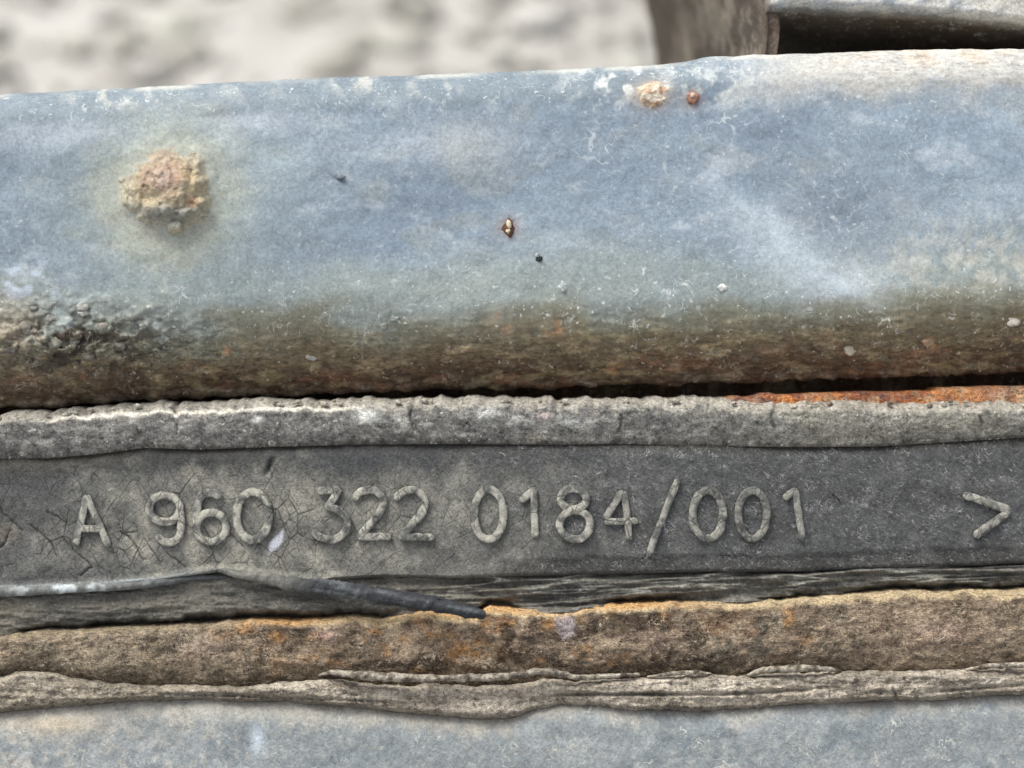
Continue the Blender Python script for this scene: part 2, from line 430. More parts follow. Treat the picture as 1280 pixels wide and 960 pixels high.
lip = curve([(0,739),(80,735),(130,733),(200,727),(250,719),(278,714),(330,722),(400,729),(420,725),(480,721),(560,723),(700,721),(860,717),(1000,716),(1100,712),(1200,709),(1280,706)])
rust_top = curve([(0,793),(60,786),(100,787),(150,783),(240,779),(270,777),(310,774),(360,774),(400,773),(440,769),(460,771),(475,772.5),(490,770),(530,763),(560,765),(595,768),(612,757),(650,761),(690,764),(720,762),(735,757),(800,753),(850,751.5),(900,753),(950,752),(1000,747.5),(1050,745),(1110,739),(1200,738),(1280,737)])
skin_top = curve([(0,843),(20,839),(40,837.5),(60,839),(110,848),(150,853),(200,856),(260,857),(310,857),(345,852),(385,850),(410,846),(440,851),(500,856),(560,853),(600,857),(640,855),(680,848),(720,851),(780,846),(820,845),(880,842),(920,845),(960,841),(1010,839),(1045,838),(1100,838),(1140,838.5),(1170,836.5),(1230,835),(1280,834)])
skin_bot = curve([(0,891),(60,885),(120,880),(180,875.5),(250,874),(300,876),(360,877),(380,880),(440,884),(500,891),(560,896),(600,899),(640,898),(670,888),(700,881.5),(740,883),(800,888),(880,890),(920,887),(980,882),(1040,878),(1120,877),(1150,875),(1165,877),(1200,872),(1280,868)])

def rag(f, amp, scale, seed, octv=3):
    return lambda x: f(x) + amp * fbm(x, 0 * x + 13.7 * seed, scale, octv=octv, seed=seed)

# ------------------------------------------------------------------ lower steel plate
def lp_depth(X, Y, u, v):
    return 26 + 11 * np.clip(1 - u / 34, 0, 1) ** 2.2 + 3 * fbm(X, Y, 260, 120, octv=2, seed=71) + 0.7 * fbm(X, Y, 14, octv=3, seed=72)
def lp_col(X, Y, u, v):
    c = np.broadcast_to(lin((130, 138, 140)), X.shape + (3,)).copy()
    c = mix(c, (118, 129, 134), ss(-.1, .6, fbm(X, Y, 60, 35, seed=73)))
    c = mix(c, (150, 157, 158), ss(.15, .8, fbm(X, Y, 40, 30, seed=74)) * .7)
    n = fbm(X, Y, 28, octv=4, seed=75)
    wid = 26 + 26 * (1 - ss(100, 700, X))
    dust = ss(1.0, -0.1, (u + n * 14) / wid)
    c = mix(c, (176, 167, 148), dust * (0.9 - .35 * ss(500, 1000, X)))
    c = mix(c, (178, 172, 158), ss(.0, .7, fbm(X, Y, 10, octv=4, seed=76)) * (1 - .7 * ss(0, 480, X)) * .7)
    c = mix(c, (196, 168, 118), blob(X, Y, 70, 905, 50, 12) * .5)
    c = mix(c, (120, 112, 98), ss(9, 1, u) * .6)
    c = mix(c, (176, 190, 202), blob(X, Y, 322, 925, 9, 16))
    return c
lower_bot = lambda x: 1100 + 0 * x
lo_z = -(0.131 / math.cos(PITCH)) / S          # reaches the ground
lower = slab("steel_plate", MAT['plate'], None, xs, rag(skin_bot, 1.5, 30, 70), lower_bot, 145, lp_depth, lp_col,
     [(70, 14), (170, 14), (176, 5)], [(None, -300), (None, -(-lo_z - (1100 - 480)) ), (170, -(-lo_z - (1100 - 480)))], ret_col=(126, 134, 137))
lower.rotation_euler = (-PITCH, 0, 0); lower['label'] = 'dusty blue-grey painted steel plate under the flaking rubber skin and rusty strip'; lower['category'] = 'steel plate'

# ------------------------------------------------------------------ rubber mount: pad, bead, layers, core strip, skins
mount = thing("rubber_mount", "weathered black rubber mount with raised part number and rusty steel core strip", "rubber mount")
PAD_D = 40
pad_bot = lip
PAD_CRACKS = [[(-4,632),(14,650),(30,662)], [(38,656),(52,668),(66,680)], [(78,672),(96,690),(116,708)], [(116,708),(102,720)], [(150,664),(172,684),(180,700)],
              [(60,640),(84,652)], [(345,572),(338,584),(342,596)], [(210,690),(232,708)], [(1040,618),(1052,630)], [(-4,692),(8,676),(14,660)]]
def crack_mask(X, Y, w):
    m = np.zeros_like(X)
    xw = X + 2.2 * fbm(X, Y, 9, octv=2, seed=27); yw = Y + 2.2 * fbm(X, Y, 9, octv=2, seed=28)
    for line in PAD_CRACKS:
        for (ax, ay), (bx, by) in zip(line[:-1], line[1:]):
            t_ = np.clip(((xw - ax) * (bx - ax) + (yw - ay) * (by - ay)) / ((bx - ax) ** 2 + (by - ay) ** 2), 0, 1)
            m = np.maximum(m, np.exp(-((xw - ax - t_ * (bx - ax)) ** 2 + (yw - ay - t_ * (by - ay)) ** 2) / w ** 2))
    return m
def pad_depth(X, Y, u, v):
    d = PAD_D + 7 * np.clip(1 - u / 16, 0, 1) ** 1.6 + 2.5 * fbm(X, Y, 220, 90, octv=2, seed=21) + 0.8 * fbm(X, Y, 16, octv=3, seed=22)
    step = ss(26, 17, v + 3 * fbm(X, Y, 30, octv=3, seed=26)) * ss(560, 720, X)
    d = d + 4 * step + 5 * ss(6, 0, v) * ss(560, 640, X)
    d = d - 7 * ss(12, 3, v) * (1 - ss(380, 460, X)) + 9 * np.clip(1 - v / 3.0, 0, 1)     # upturned lip on the left
    d = d + 2.8 * crack_mask(X, Y, 1.1)
    # torn nick above the 960
    d = d + 6 * np.exp(-((X - 338 - (Y - 580) * -0.35) / 3.2) ** 2) * np.exp(-((Y - 582) / 11) ** 4)
    return d
def pad_col(X, Y, u, v):
    c = np.broadcast_to(lin((76, 77, 77)), X.shape + (3,)).copy()
    n = fbm(X, Y, 90, 60, seed=23); n2 = fbm(X, Y, 26, octv=4, seed=24)
    dusty = ss(30, 240, X + 60 * n + 30 * n2) * (1 - ss(430, 860, X + 130 * n + 60 * n2)) * ss(6, 50, u + 16 * n2 + 14 * n) 
    dusty = np.maximum(dusty, .95 * blob(X, Y, 300, 668, 260, 52))
    c = mix(c, (122, 119, 108), np.clip(dusty * (0.85 + .4 * n2), 0, 1))
    c = mix(c, (142, 137, 122), ss(.0, .8, n2 + .5 * n) * dusty * .9)
    c = mix(c, (140, 137, 124), blob(X, Y, 660, 640, 130, 50) * ss(-.5, .5, n2) * .4)
    c = mix(c, (100, 99, 95), ss(.0, .8, n2) * .4 * (1 - dusty))
    c = mix(c, (66, 66, 64), ss(.15, .8, fbm(X, Y, 50, 25, seed=25)) * .55 * (1 - dusty * .7))
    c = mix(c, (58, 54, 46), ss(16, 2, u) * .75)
    c = mix(c, (70, 67, 56), ss(34, 8, u + 8 * n2) * (1 - ss(200, 420, X)) * .6)
    c = mix(c, (60, 62, 64), blob(X, Y, 470, 590, 70, 22) * .6 + blob(X, Y, 230, 580, 60, 18) * .4)
    c = mix(c, (62, 60, 55), ss(24, 12, v + 6 * n2) * ss(560, 700, X) * .7)
    c = mix(c, (40, 39, 37), crack_mask(X, Y, 1.0) * .5)
    c = mix(c, (150, 158, 158), ss(9, 3, v) * (1 - ss(140, 300, X)) * .85)
    c = mix(c, (128, 128, 116), ss(13, 4, v) * ss(270, 300, X) * (1 - ss(360, 440, X)) * .8)
    c = mix(c, (186, 188, 198), ss(1.3, .7, np.abs((X - 345) + .6 * (Y - 678)) / 7 + np.abs(Y - 678) / 14 + .3 * n2))
    c = mix(c, (110, 92, 72), blob(X, Y, 8, 668, 14, 12) * .5)
    return c
pad_crk = lambda X, Y: np.clip(blob(X, Y, 210, 660, 260, 85) * 1.25 + .55 * blob(X, Y, 620, 650, 200, 50), 0, 1)
pad_fib = lambda X, Y, u, v: .25 + .75 * ss(420, 800, X)
pad = slab("rubber_pad", MAT['rubber'], mount, xs, crease, pad_bot, 112, pad_depth, pad_col,
           [(70, 6), (178, 6)], [(62, 3), (178, 3)], fib=pad_fib, crk=pad_crk)

# upper bead
bt = rag(bead_top, 4.0, 13, 31, 5)
def bead_depth(X, Y, u, v):
    h = u + v; t = u / h
    d = 27 + 14 * np.clip((t - .35) / .65, 0, 1) ** 1.8 + 20 * np.clip(1 - u / 13, 0, 1) ** 1.5
    d = d + 3 * fbm(X, Y, 90, 40, octv=3, seed=32) + 1.8 * fbm(X, Y, 14, 9, octv=4, seed=33, gain=.6)
    for cx, w in ((220, 2), (515, 1.6), (695, 2), (775, 1.5), (886, 1.3), (967, 2), (1226, 2.2)):
        d = d + 3.5 * np.exp(-((X - cx - 2 * np.sin(Y / 6 + cx)) / w) ** 2) * ss(.95, .5, t) * ss(-.4, .3, fbm(X, Y, 14, octv=2, seed=36))
    return d
def bead_col(X, Y, u, v):
    h = u + v; t = u / h
    n = fbm(X, Y, 40, 14, octv=4, seed=34); n2 = fbm(X, Y, 9, octv=3, seed=35)
    c = np.broadcast_to(lin((112, 110, 105)), X.shape + (3,)).copy()
    c = mix(c, (136, 132, 122), ss(-.2, .6, n) * .7)
    c = mix(c, (74, 74, 74), ss(.1, .7, n2) * .5)
    c = mix(c, (168, 165, 154), ss(.3, .8, fbm(X, Y, 22, 9, octv=4, seed=37)) * .6)
    c = mix(c, (136, 131, 114), ss(820, 1000, X) * (.55 + .3 * n))
    c = mix(c, (168, 160, 143), ss(18, 4, u + 7 * n2 + 4 * n) * .75)
    c = mix(c, (222, 214, 194), np.exp(-((u - 11 - 2.5 * n) / 2.4) ** 2) * (1 - ss(380, 480, X)) * ss(30, 110, X) * .95)
    c = mix(c, (212, 212, 202), blob(X, Y, 459, 518, 12, 8) + blob(X, Y, 712, 528, 11, 5) * .8 + blob(X, Y, 322, 524, 6, 4) + .7 * blob(X, Y, 605, 517, 20, 7))
    c = mix(c, (160, 152, 136), blob(X, Y, 672, 548, 16, 5) * .8 + blob(X, Y, 205, 555, 18, 4) * .7)
    c = mix(c, (168, 150, 142), blob(X, Y, 682, 518, 9, 6) * .8)
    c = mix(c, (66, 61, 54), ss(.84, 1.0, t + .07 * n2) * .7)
    for cx in (220, 515, 695, 775, 967, 1226):
        c = mix(c, (44, 43, 42), np.exp(-((X - cx - 2 * np.sin(Y / 6 + cx)) / 2) ** 2) * ss(.95, .5, t) * ss(-.4, .3, fbm(X, Y, 14, octv=2, seed=36)) * .6)
    return c
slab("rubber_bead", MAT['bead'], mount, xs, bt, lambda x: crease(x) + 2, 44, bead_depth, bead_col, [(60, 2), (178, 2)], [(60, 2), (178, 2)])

# rusty plate edge peeping out above the bead on the right
xr = span(896, X1, DX)
re_top = curve([(896,498),(905,496),(945,495),(951,491.5),(1000,492.5),(1060,489),(1168,488),(1176,484),(1280,481.5)])
def re_depth(X, Y, u, v): return 48 + 10 * np.clip(1 - u / 5, 0, 1) ** 2 + 2 * fbm(X, Y, 14, octv=3, seed=41)
def re_col(X, Y, u, v):
    n = fbm(X, Y, 26, 10, octv=3, seed=42)
    c = np.broadcast_to(lin((176, 104, 64)), X.shape + (3,)).copy()
    c = mix(c, (224, 140, 66), ss(0, .6, n)); c = mix(c, (150, 108, 92), ss(0, .6, -n))
    c = mix(c, (206, 164, 122), ss(.0, .7, fbm(X, Y, 12, octv=3, seed=43)) * .8 + ss(1120, 1260, X) * .4)
    return c
slab("rusty_plate_edge", MAT['rust'], mount, xr, rag(re_top, 1.4, 12, 44), lambda x: bead_top(x) + 8, 18, re_depth, re_col, [(70, 0), (172, 0)], [(70, 0), (172, 0)], crk=lambda X, Y: .6 + 0 * X)

# layered rubber below the pad
def ly_depth(X, Y, u, v):
    r = 1 - np.abs(fbm(X, Y + .045 * X, 170, 9, octv=3, seed=51))
    right = ss(430, 620, X)
    d = 58 - right * 13 * r ** 2 + (1 - right) * (-9 - 9 * np.sin(np.clip(u / (u + v), 0, 1) * math.pi)) + 5.0 * fbm(X, Y, 30, 6, octv=5, seed=52, gain=.6)
    d = d - 8 * right * np.exp(-((v - 9) / 5) ** 2)
    d = d + 34 * ss(22, 12, v + 4 * fbm(X, Y, 18, octv=3, seed=56)) * ss(-.7, -.1, fbm(X, 0 * X, 120, octv=2, seed=57))
    return d + 5 * np.clip(1 - u / 5, 0, 1)
def ly_col(X, Y, u, v):
    n = fbm(X, Y, 60, 12, octv=4, seed=53); r = 1 - np.abs(fbm(X, Y + .045 * X, 170, 9, octv=3, seed=51))
    c = np.broadcast_to(lin((96, 92, 82)), X.shape + (3,)).copy()
    c = mix(c, (112, 106, 92), ss(-.1, .6, n) * .7)
    c = mix(c, (142, 140, 128), ss(.7, .98, r) * ss(480, 700, X) * .7 * ss(-.3, .5, fbm(X, Y, 12, 6, octv=4, seed=55)))
    c = mix(c, (66, 63, 57), ss(.1, .7, -n) * .6)
    c = mix(c, (128, 120, 100), (1 - ss(0, 60, X)) * .5)
    c = mix(c, (110, 70, 34), ss(20, 5, v) * blob(X, Y, 390, 765, 110, 22) * .8)
    c = mix(c, (196, 112, 40), ss(.1, .5, fbm(X, Y, 10, octv=3, seed=54)) * ss(10, 3, v) * blob(X, Y, 350, 772, 50, 14))
    c = mix(c, (70, 42, 30), ss(9, 2, v) * (1 - ss(300, 420, X)) * .7)
    return c
slab("rubber_layers", MAT['rubber'], mount, xs, lambda x: lip(x) - 3, lambda x: rust_top(x) + 12, 44, ly_depth, ly_col, [(90, 0), (178, 0)], [(90, 0), (178, 0)],
     fib=lambda X, Y, u, v: .5 + .4 * ss(500, 800, X))

# rusty steel core strip
def rs_depth(X, Y, u, v):
    t = u / (u + v)
    d = 26 + 24 * np.clip(1 - u / 12, 0, 1) ** 1.7 + 16 * np.clip((t - .5) / .5, 0, 1) ** 2
    d = d + 3 * fbm(X, Y, 60, 30, octv=3, seed=61) + 2.8 * fbm(X, Y, 14, 9, octv=4, seed=62)
    return d
def rs_col(X, Y, u, v):
    n = fbm(X, Y, 70, 34, octv=4, seed=63); n2 = fbm(X, Y, 16, octv=4, seed=64)
    c = np.broadcast_to(lin((122, 105, 88)), X.shape + (3,)).copy()
    c = mix(c, (146, 133, 112), (1 - ss(220, 420, X)) * .7)
    c = mix(c, (70, 56, 46), ss(-.15, .4, n) * .9 * ss(250, 420, X) * (1 - .4 * ss(850, 1000, X)))
    c = mix(c, (96, 92, 80), ss(.1, .5, fbm(X, Y, 40, 22, octv=3, seed=66)) * ss(800, 950, X) * .7)
    c = mix(c, (166, 120, 72), ss(.2, .7, fbm(X, Y, 34, 20, octv=4, seed=67)) * blob(X, Y, 580, 800, 300, 60) * .95)
    c = mix(c, (176, 154, 126), ss(-.1, .6, -n2) * .6)
    c = mix(c, (98, 84, 64), ss(.1, .6, n2) * .5)
    c = mix(c, (86, 74, 56), ss(36, 8, v + 8 * n2) * .75)
    c = mix(c, (168, 146, 120), ss(960, 1150, X) * .4)
    for (x, y, rx, ry, k) in ((590, 815, 24, 14, .9), (566, 792, 8, 6, .8), (505, 800, 9, 6, .6), (985, 772, 7, 12, .75), (345, 797, 10, 7, .8), (305, 785, 10, 6, .7), (690, 778, 14, 8, .7), (400, 820, 14, 8, .4), (830, 768, 6, 8, .5), (1010, 800, 10, 6, .3)):
        c = mix(c, (198, 142, 74), blob(X, Y, x, y, rx, ry) * ss(-.4, .5, n2 + .3) * k)
    for (x, y, rx, ry, k) in ((407, 793, 12, 7, .9), (250, 812, 30, 12, .3), (1175, 790, 40, 14, .45), (820, 800, 26, 12, .3)):
        c = mix(c, (188, 156, 140), blob(X, Y, x, y, rx, ry) * k)
    c = mix(c, (170, 158, 160), ss(1.3, .7, np.hypot((X - 706) / 14, (Y - 780) / 17) + .35 * n2) * .8)
    c = mix(c, (210, 186, 142), ss(14, 3, u + 5 * n2) * ss(280, 420, X) * .9)
    c = mix(c, (224, 168, 96), ss(11, 3, u) * (blob(X, Y, 600, 760, 110, 20) + blob(X, Y, 790, 755, 80, 16) + blob(X, Y, 360, 775, 60, 14)) * .8)
    c = mix(c, (166, 150, 118), ss(10, 2, u + 4 * n2) * (1 - ss(250, 350, X)) * .6)
    return c
slab("rusty_core_strip", MAT['rust'], mount, xs, rag(rust_top, 1.8, 14, 65, 4), lambda x: skin_top(x) + 8, 78, rs_depth, rs_col, [(80, -1), (176, -1)], [(80, 0), (176, 0)], crk=lambda X, Y: .75 + 0 * X)

# pale rubber skin under the strip
def sk_depth(X, Y, u, v):
    h = u + v; t = u / h
    d = 20 + 20 * np.clip(1 - u / 9, 0, 1) ** 2 + 16 * np.clip(1 - v / 7, 0, 1) ** 2
    d = d + 6 * fbm(X, Y, 110, 13, octv=4, seed=81) + 3.4 * fbm(X, Y, 10, 7, octv=3, seed=82)
    g1 = np.exp(-((Y - np.interp(X, [640, 700, 800, 900, 1000, 1050], [880, 868, 868, 868, 863, 858])) / 2.2) ** 2) * ss(640, 720, X) * (1 - ss(980, 1060, X))
    g2 = np.exp(-((Y - np.interp(X, [180, 240, 300, 380, 460, 560], [868, 868, 870, 873, 876, 884])) / 2.4) ** 2) * ss(170, 220, X) * (1 - ss(440, 560, X))
    g3 = np.exp(-((Y - np.interp(X, [1140, 1200, 1280, 1450], [866, 862, 856, 850])) / 2.4) ** 2) * ss(1130, 1180, X)
    d = d + 9 * g1 + 7 * g2 + 7 * g3
    d = d + 8 * np.exp(-((X - 1119 - (Y - 868) * .3) / 2) ** 2) * ss(856, 864, Y)
    return d
def sk_col(X, Y, u, v):
    n = fbm(X, Y, 60, 14, octv=4, seed=83); n2 = fbm(X, Y, 10, octv=3, seed=84)
    c = np.broadcast_to(lin((182, 168, 147)), X.shape + (3,)).copy()
    c = mix(c, (205, 191, 169), ss(-.1, .6, n)); c = mix(c, (124, 114, 98), ss(.0, .7, -n) * .7)
    c = mix(c, (158, 146, 124), (1 - ss(150, 400, X)) * .6)
    c = mix(c, (96, 86, 74), ss(.2, .8, n2) * .45)
    c = mix(c, (104, 95, 82), ss(12, 2, v + 3 * n2) * .6)
    return c
slab("rubber_skin", MAT['skin'], mount, xs, rag(skin_top, 2.0, 14, 85, 4), rag(skin_bot, 2.0, 13, 86, 4), 38, sk_depth, sk_col, [(60, -1), (176, -1)], [(60, 2), (176, 2)], crk=lambda X, Y: .8 + 0 * X)

# thin curled flakes above the skin
def flake(pts, rad, seed, flat=1.6):
    def c(X, Y, s):
        n = fbm(X, Y, 8, octv=3, seed=seed)
        q = np.broadcast_to(lin((150, 138, 120)), X.shape + (3,)).copy()
        q = mix(q, (186, 174, 154), ss(-.2, .5, n)); return mix(q, (108, 98, 84), ss(.1, .6, -n))
    return tube("rubber_flake", MAT['skin'], mount, pts, rad, c, seg=12, flat=flat, rough=.3, seed=seed, crk=.6)
flake([(396,845,36),(412,840,24),(440,843,12),(480,846,8),(520,848,7),(560,847,7),(600,847,7),(640,845,7),(665,840,8),(685,838,8),(703,843,11),(722,847,18),(760,845,24),(800,843,32)], [1.5,4,5.5,6,5,4.2,4.5,4,4.5,4,3.5,3,2], 91)
flake([(930,846,34),(952,838,22),(985,836,18),(1015,835,18),(1040,837,24),(1052,840,36)], [2,4,4.5,4.5,3.5,2], 92)
flake([(1205,838,34),(1235,832,22),(1280,831,19),(1340,829,19),(1420,827,22)], [2,3.5,4,4,4], 93)
flake([(808,846,34),(840,842,24),(870,840,22),(890,842,30)], [1.5,3,3,1.5], 94)

# loose rubber strand peeled off the pad's lower lip
def strand_col(X, Y, s):
    n = fbm(X + .3 * Y, Y - .22 * X, 70, 5, octv=3, seed=97)
    q = np.broadcast_to(lin((50, 53, 57)), X.shape + (3,)).copy()
    q = mix(q, (92, 96, 98), ss(-.1, .6, n) * .8); q = mix(q, (132, 130, 118), (1 - ss(330, 400, X)) * ss(265, 290, X) * .7)
    return q
tube("loose_fibre", MAT['letter'], mount, [(470,734,34),(505,742,22),(545,747,16),(578,757,12),(600,758,14)], [1.5, 2.6, 2.4, 2, 1.2], strand_col, seg=8, rough=.3, seed=96, fib=.3)
tube("loose_strand", MAT['letter'], mount, [(258,711,40),(276,713,34),(300,719,31),(330,722,30),(362,730,29),(395,733,26),(420,736,21),(460,742,15),(500,749,9),(540,756,3),(570,761,-1),(592,766,-2),(608,769,4)],
     [2, 4, 6, 8, 9, 10.5, 10, 9.5, 9, 8.5, 8, 6], strand_col, seg=18, flat=.8, rough=.22, seed=98, crk=0.2, fib=.4)
def lip_col(X, Y, s):
    n = fbm(X, Y, 14, octv=3, seed=99)
    q = np.broadcast_to(lin((108, 110, 106)), X.shape + (3,)).copy()
    q = mix(q, (176, 184, 184), ss(-.1, .5, n) * blob(X, Y, 90, 735, 90, 30)); return mix(q, (66, 68, 70), ss(130, 240, X) * .8)
tube("torn_lip", MAT['letter'], mount, [(-410,748,42),(-165,742,40),(-60,741,38),(0,740,36),(50,738,35),(100,735,34),(150,733,35),(200,728,37),(245,722,40),(285,721,46)],
     [6, 6, 6, 6.5, 6.5, 6.5, 6, 5.5, 5, 3], lip_col, seg=12, flat=1.0, rough=.12, seed=100, fib=.5)

# raised part number: every character a stroke of its own on the pad
def arc(cx, cy, rx, ry, a0, a1, n=26):
    a = np.radians(np.linspace(a0, a1, n))
    return [(cx + rx * math.cos(q), cy - ry * math.sin(q)) for q in a]
def pad_at(x, y):
    a_, b_ = np.array([[float(x)]]), np.array([[float(y)]])
    return PAD_D + 2.5 * float(fbm(a_, b_, 220, 90, octv=2, seed=21)[0, 0])
def char(name, strokes, seed, r=5.0, tone=0.0, broken=None):
    def c(X, Y, s):
        n = fbm(X, Y, 10, octv=3, seed=seed); n2 = fbm(X, Y, 40, octv=2, seed=7)
        q = np.broadcast_to(lin((118, 117, 109)), X.shape + (3,)).copy()
        q = mix(q, (146, 144, 132), ss(-.2, .5, n) * .8); q = mix(q, (80, 81, 80), ss(.0, .6, -n) * .6)
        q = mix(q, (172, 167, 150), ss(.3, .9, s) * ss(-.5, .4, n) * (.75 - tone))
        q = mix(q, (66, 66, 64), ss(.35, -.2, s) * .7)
        q = mix(q, (84, 84, 80), tone * np.ones_like(X))
        return q
    parts = []
    for k, st in enumerate(strokes):
        pts = [(p[0], p[1], pad_at(p[0], p[1]) - 2.4) for p in st]
        closed = abs(st[0][0] - st[-1][0]) < .5 and abs(st[0][1] - st[-1][1]) < .5
        parts.append(tube(name, MAT['letter'], pad, pts, [r] * 3, c, seg=16, flat=.85, rough=.12, box=.55, seed=seed + k, closed=closed, fib=.6, crk=.9, sub=1.5))
    if len(parts) > 1:                     # one character = one mesh
        base = parts[0]; bmj = bmesh.new()
        for o in parts: bmj.from_mesh(o.data)
        me = base.data; bmj.to_mesh(me); bmj.free()
        for o in parts[1:]:
            d_ = o.data; bpy.data.objects.remove(o); bpy.data.meshes.remove(d_)
        base.name = name
    return parts[0]
ring = lambda cx, cy, rx, ry: arc(cx, cy, rx, ry, 90, 450, 44)
char("raised_letter", [[(94.5,682),(108,624),(109,622),(122,650),(136,684)], [(98,661),(128,661)]], 201, 4.6, .1)
char("raised_digit", [ring(206,636,19,17), [(225,637),(227,650),(226,662)] + arc(211,664,15,14,0,-165,16)], 202, 5.2)
char("raised_digit", [ring(264,659,18.5,18), [(246,660),(245,648),(247,634)] + arc(263,630,15,14,175,25,14)], 203, 5.2)
char("raised_digit", [ring(316,645,20,30)], 204, 5.4)
char("raised_digit", [[(396,614),(424,612),(410,634)] + arc(412,655,22,20,85,-158,26)], 205, 5.2)
char("raised_digit", [arc(461,629,18.5,17,170,-10,18) + [(474,642),(450,671),(490,671)]], 206, 5.2)
char("raised_digit", [arc(513,629,18.5,17,170,-10,18) + [(527,642),(502,671),(543,672)]], 207, 5.2)
char("raised_digit", [ring(611,643,18.5,31)], 208, 5.2)
char("raised_digit", [[(650,627),(667,613),(668,640),(669,673)]], 209, 4.8, .1)
char("raised_digit", [ring(717,624,16,13), ring(719,656,19,18)], 210, 5.2)
char("raised_digit", [[(779,613),(767,632),(755,651)], [(755,652),(776,652),(798,651)], [(780,614),(784,645),(787,676)]], 211, 4.5, .22)
char("raised_slash", [[(848,598),(829,646),(811,693)]], 212, 4.6, .15)
char("raised_digit", [ring(885,643,19,30)], 213, 5.2, .2)
char("raised_digit", [ring(941,643,18,30)], 214, 5.0, .35)
char("raised_digit", [[(979,624),(994,613),(999,645),(1003,676)]], 215, 4.6, .35)
char("raised_arrow", [[(1204,618),(1234,628),(1263,638)], [(1263,638),(1240,655),(1217,671)]], 216, 5.4, .15)

# ------------------------------------------------------------------ upper steel beam
beam = thing("steel_housing", "weathered blue-grey painted steel housing with rust blister and rusty brown lower edge", "housing")
bumps = [(636, 283, 9, 10), (866, 122, 8, 8), (674, 323, 4, 4)]
def bm_depth(X, Y, u, v):
    d = 30 * np.clip(1 - u / 40, 0, 1) ** 2 + 7 * np.clip(1 - u / 7, 0, 1) ** 2
    w = 128 + 14 * fbm(X, 0 * X, 300, octv=2, seed=101)
    d = d + 82 * np.clip(1 - v / w, 0, 1) ** 2.1
    d = d + 10 * fbm(X, Y, 420, 260, octv=2, seed=102) + 2.0 * fbm(X, Y, 90, 60, octv=3, seed=103) + .35 * fbm(X, Y, 12, octv=3, seed=104)
    low = ss(110, 30, v + 14 * fbm(X, Y, 50, 30, seed=105))
    d = d + low * (4.0 * fbm(X, Y, 26, 10, octv=4, seed=106) + 1.5 * fbm(X, Y, 7, 5, octv=2, seed=99))
    # pitted patch on the left
    pm = blob(X, Y, 80, 428, 120, 40)
    d = d + pm * (5 * (np.abs(fbm(X, Y, 24, 15, octv=3, seed=107)) - .35) + 4 * fbm(X, Y, 9, octv=2, seed=108) - 7 * ss(.25, .6, fbm(X, Y, 12, 10, octv=2, seed=141)))
    # pressed crease running down to the right
    s = (Y - 215) - (X - 890) * 0.80
    d = d - 9 * ss(-30, 22, s) * ss(170, 30, s) * ss(820, 960, X) * (1 - ss(1090, 1180, X)) * ss(120, 180, u)
    r = np.hypot((X - 212) / 62, (Y - 238) / 60)
    rb = r + .16 * fbm(X, Y, 30, octv=3, seed=127)
    d = d - 15 * ss(1.15, .25, rb) - 3.5 * fbm(X, Y, 13, octv=4, seed=129) * ss(1.0, .6, rb)
    # chipped bottom lip
    d = d - 4 * np.exp(-((v - 5) / 5) ** 2) * (.6 + fbm(X, 0 * X, 26, octv=3, seed=109))
    return d
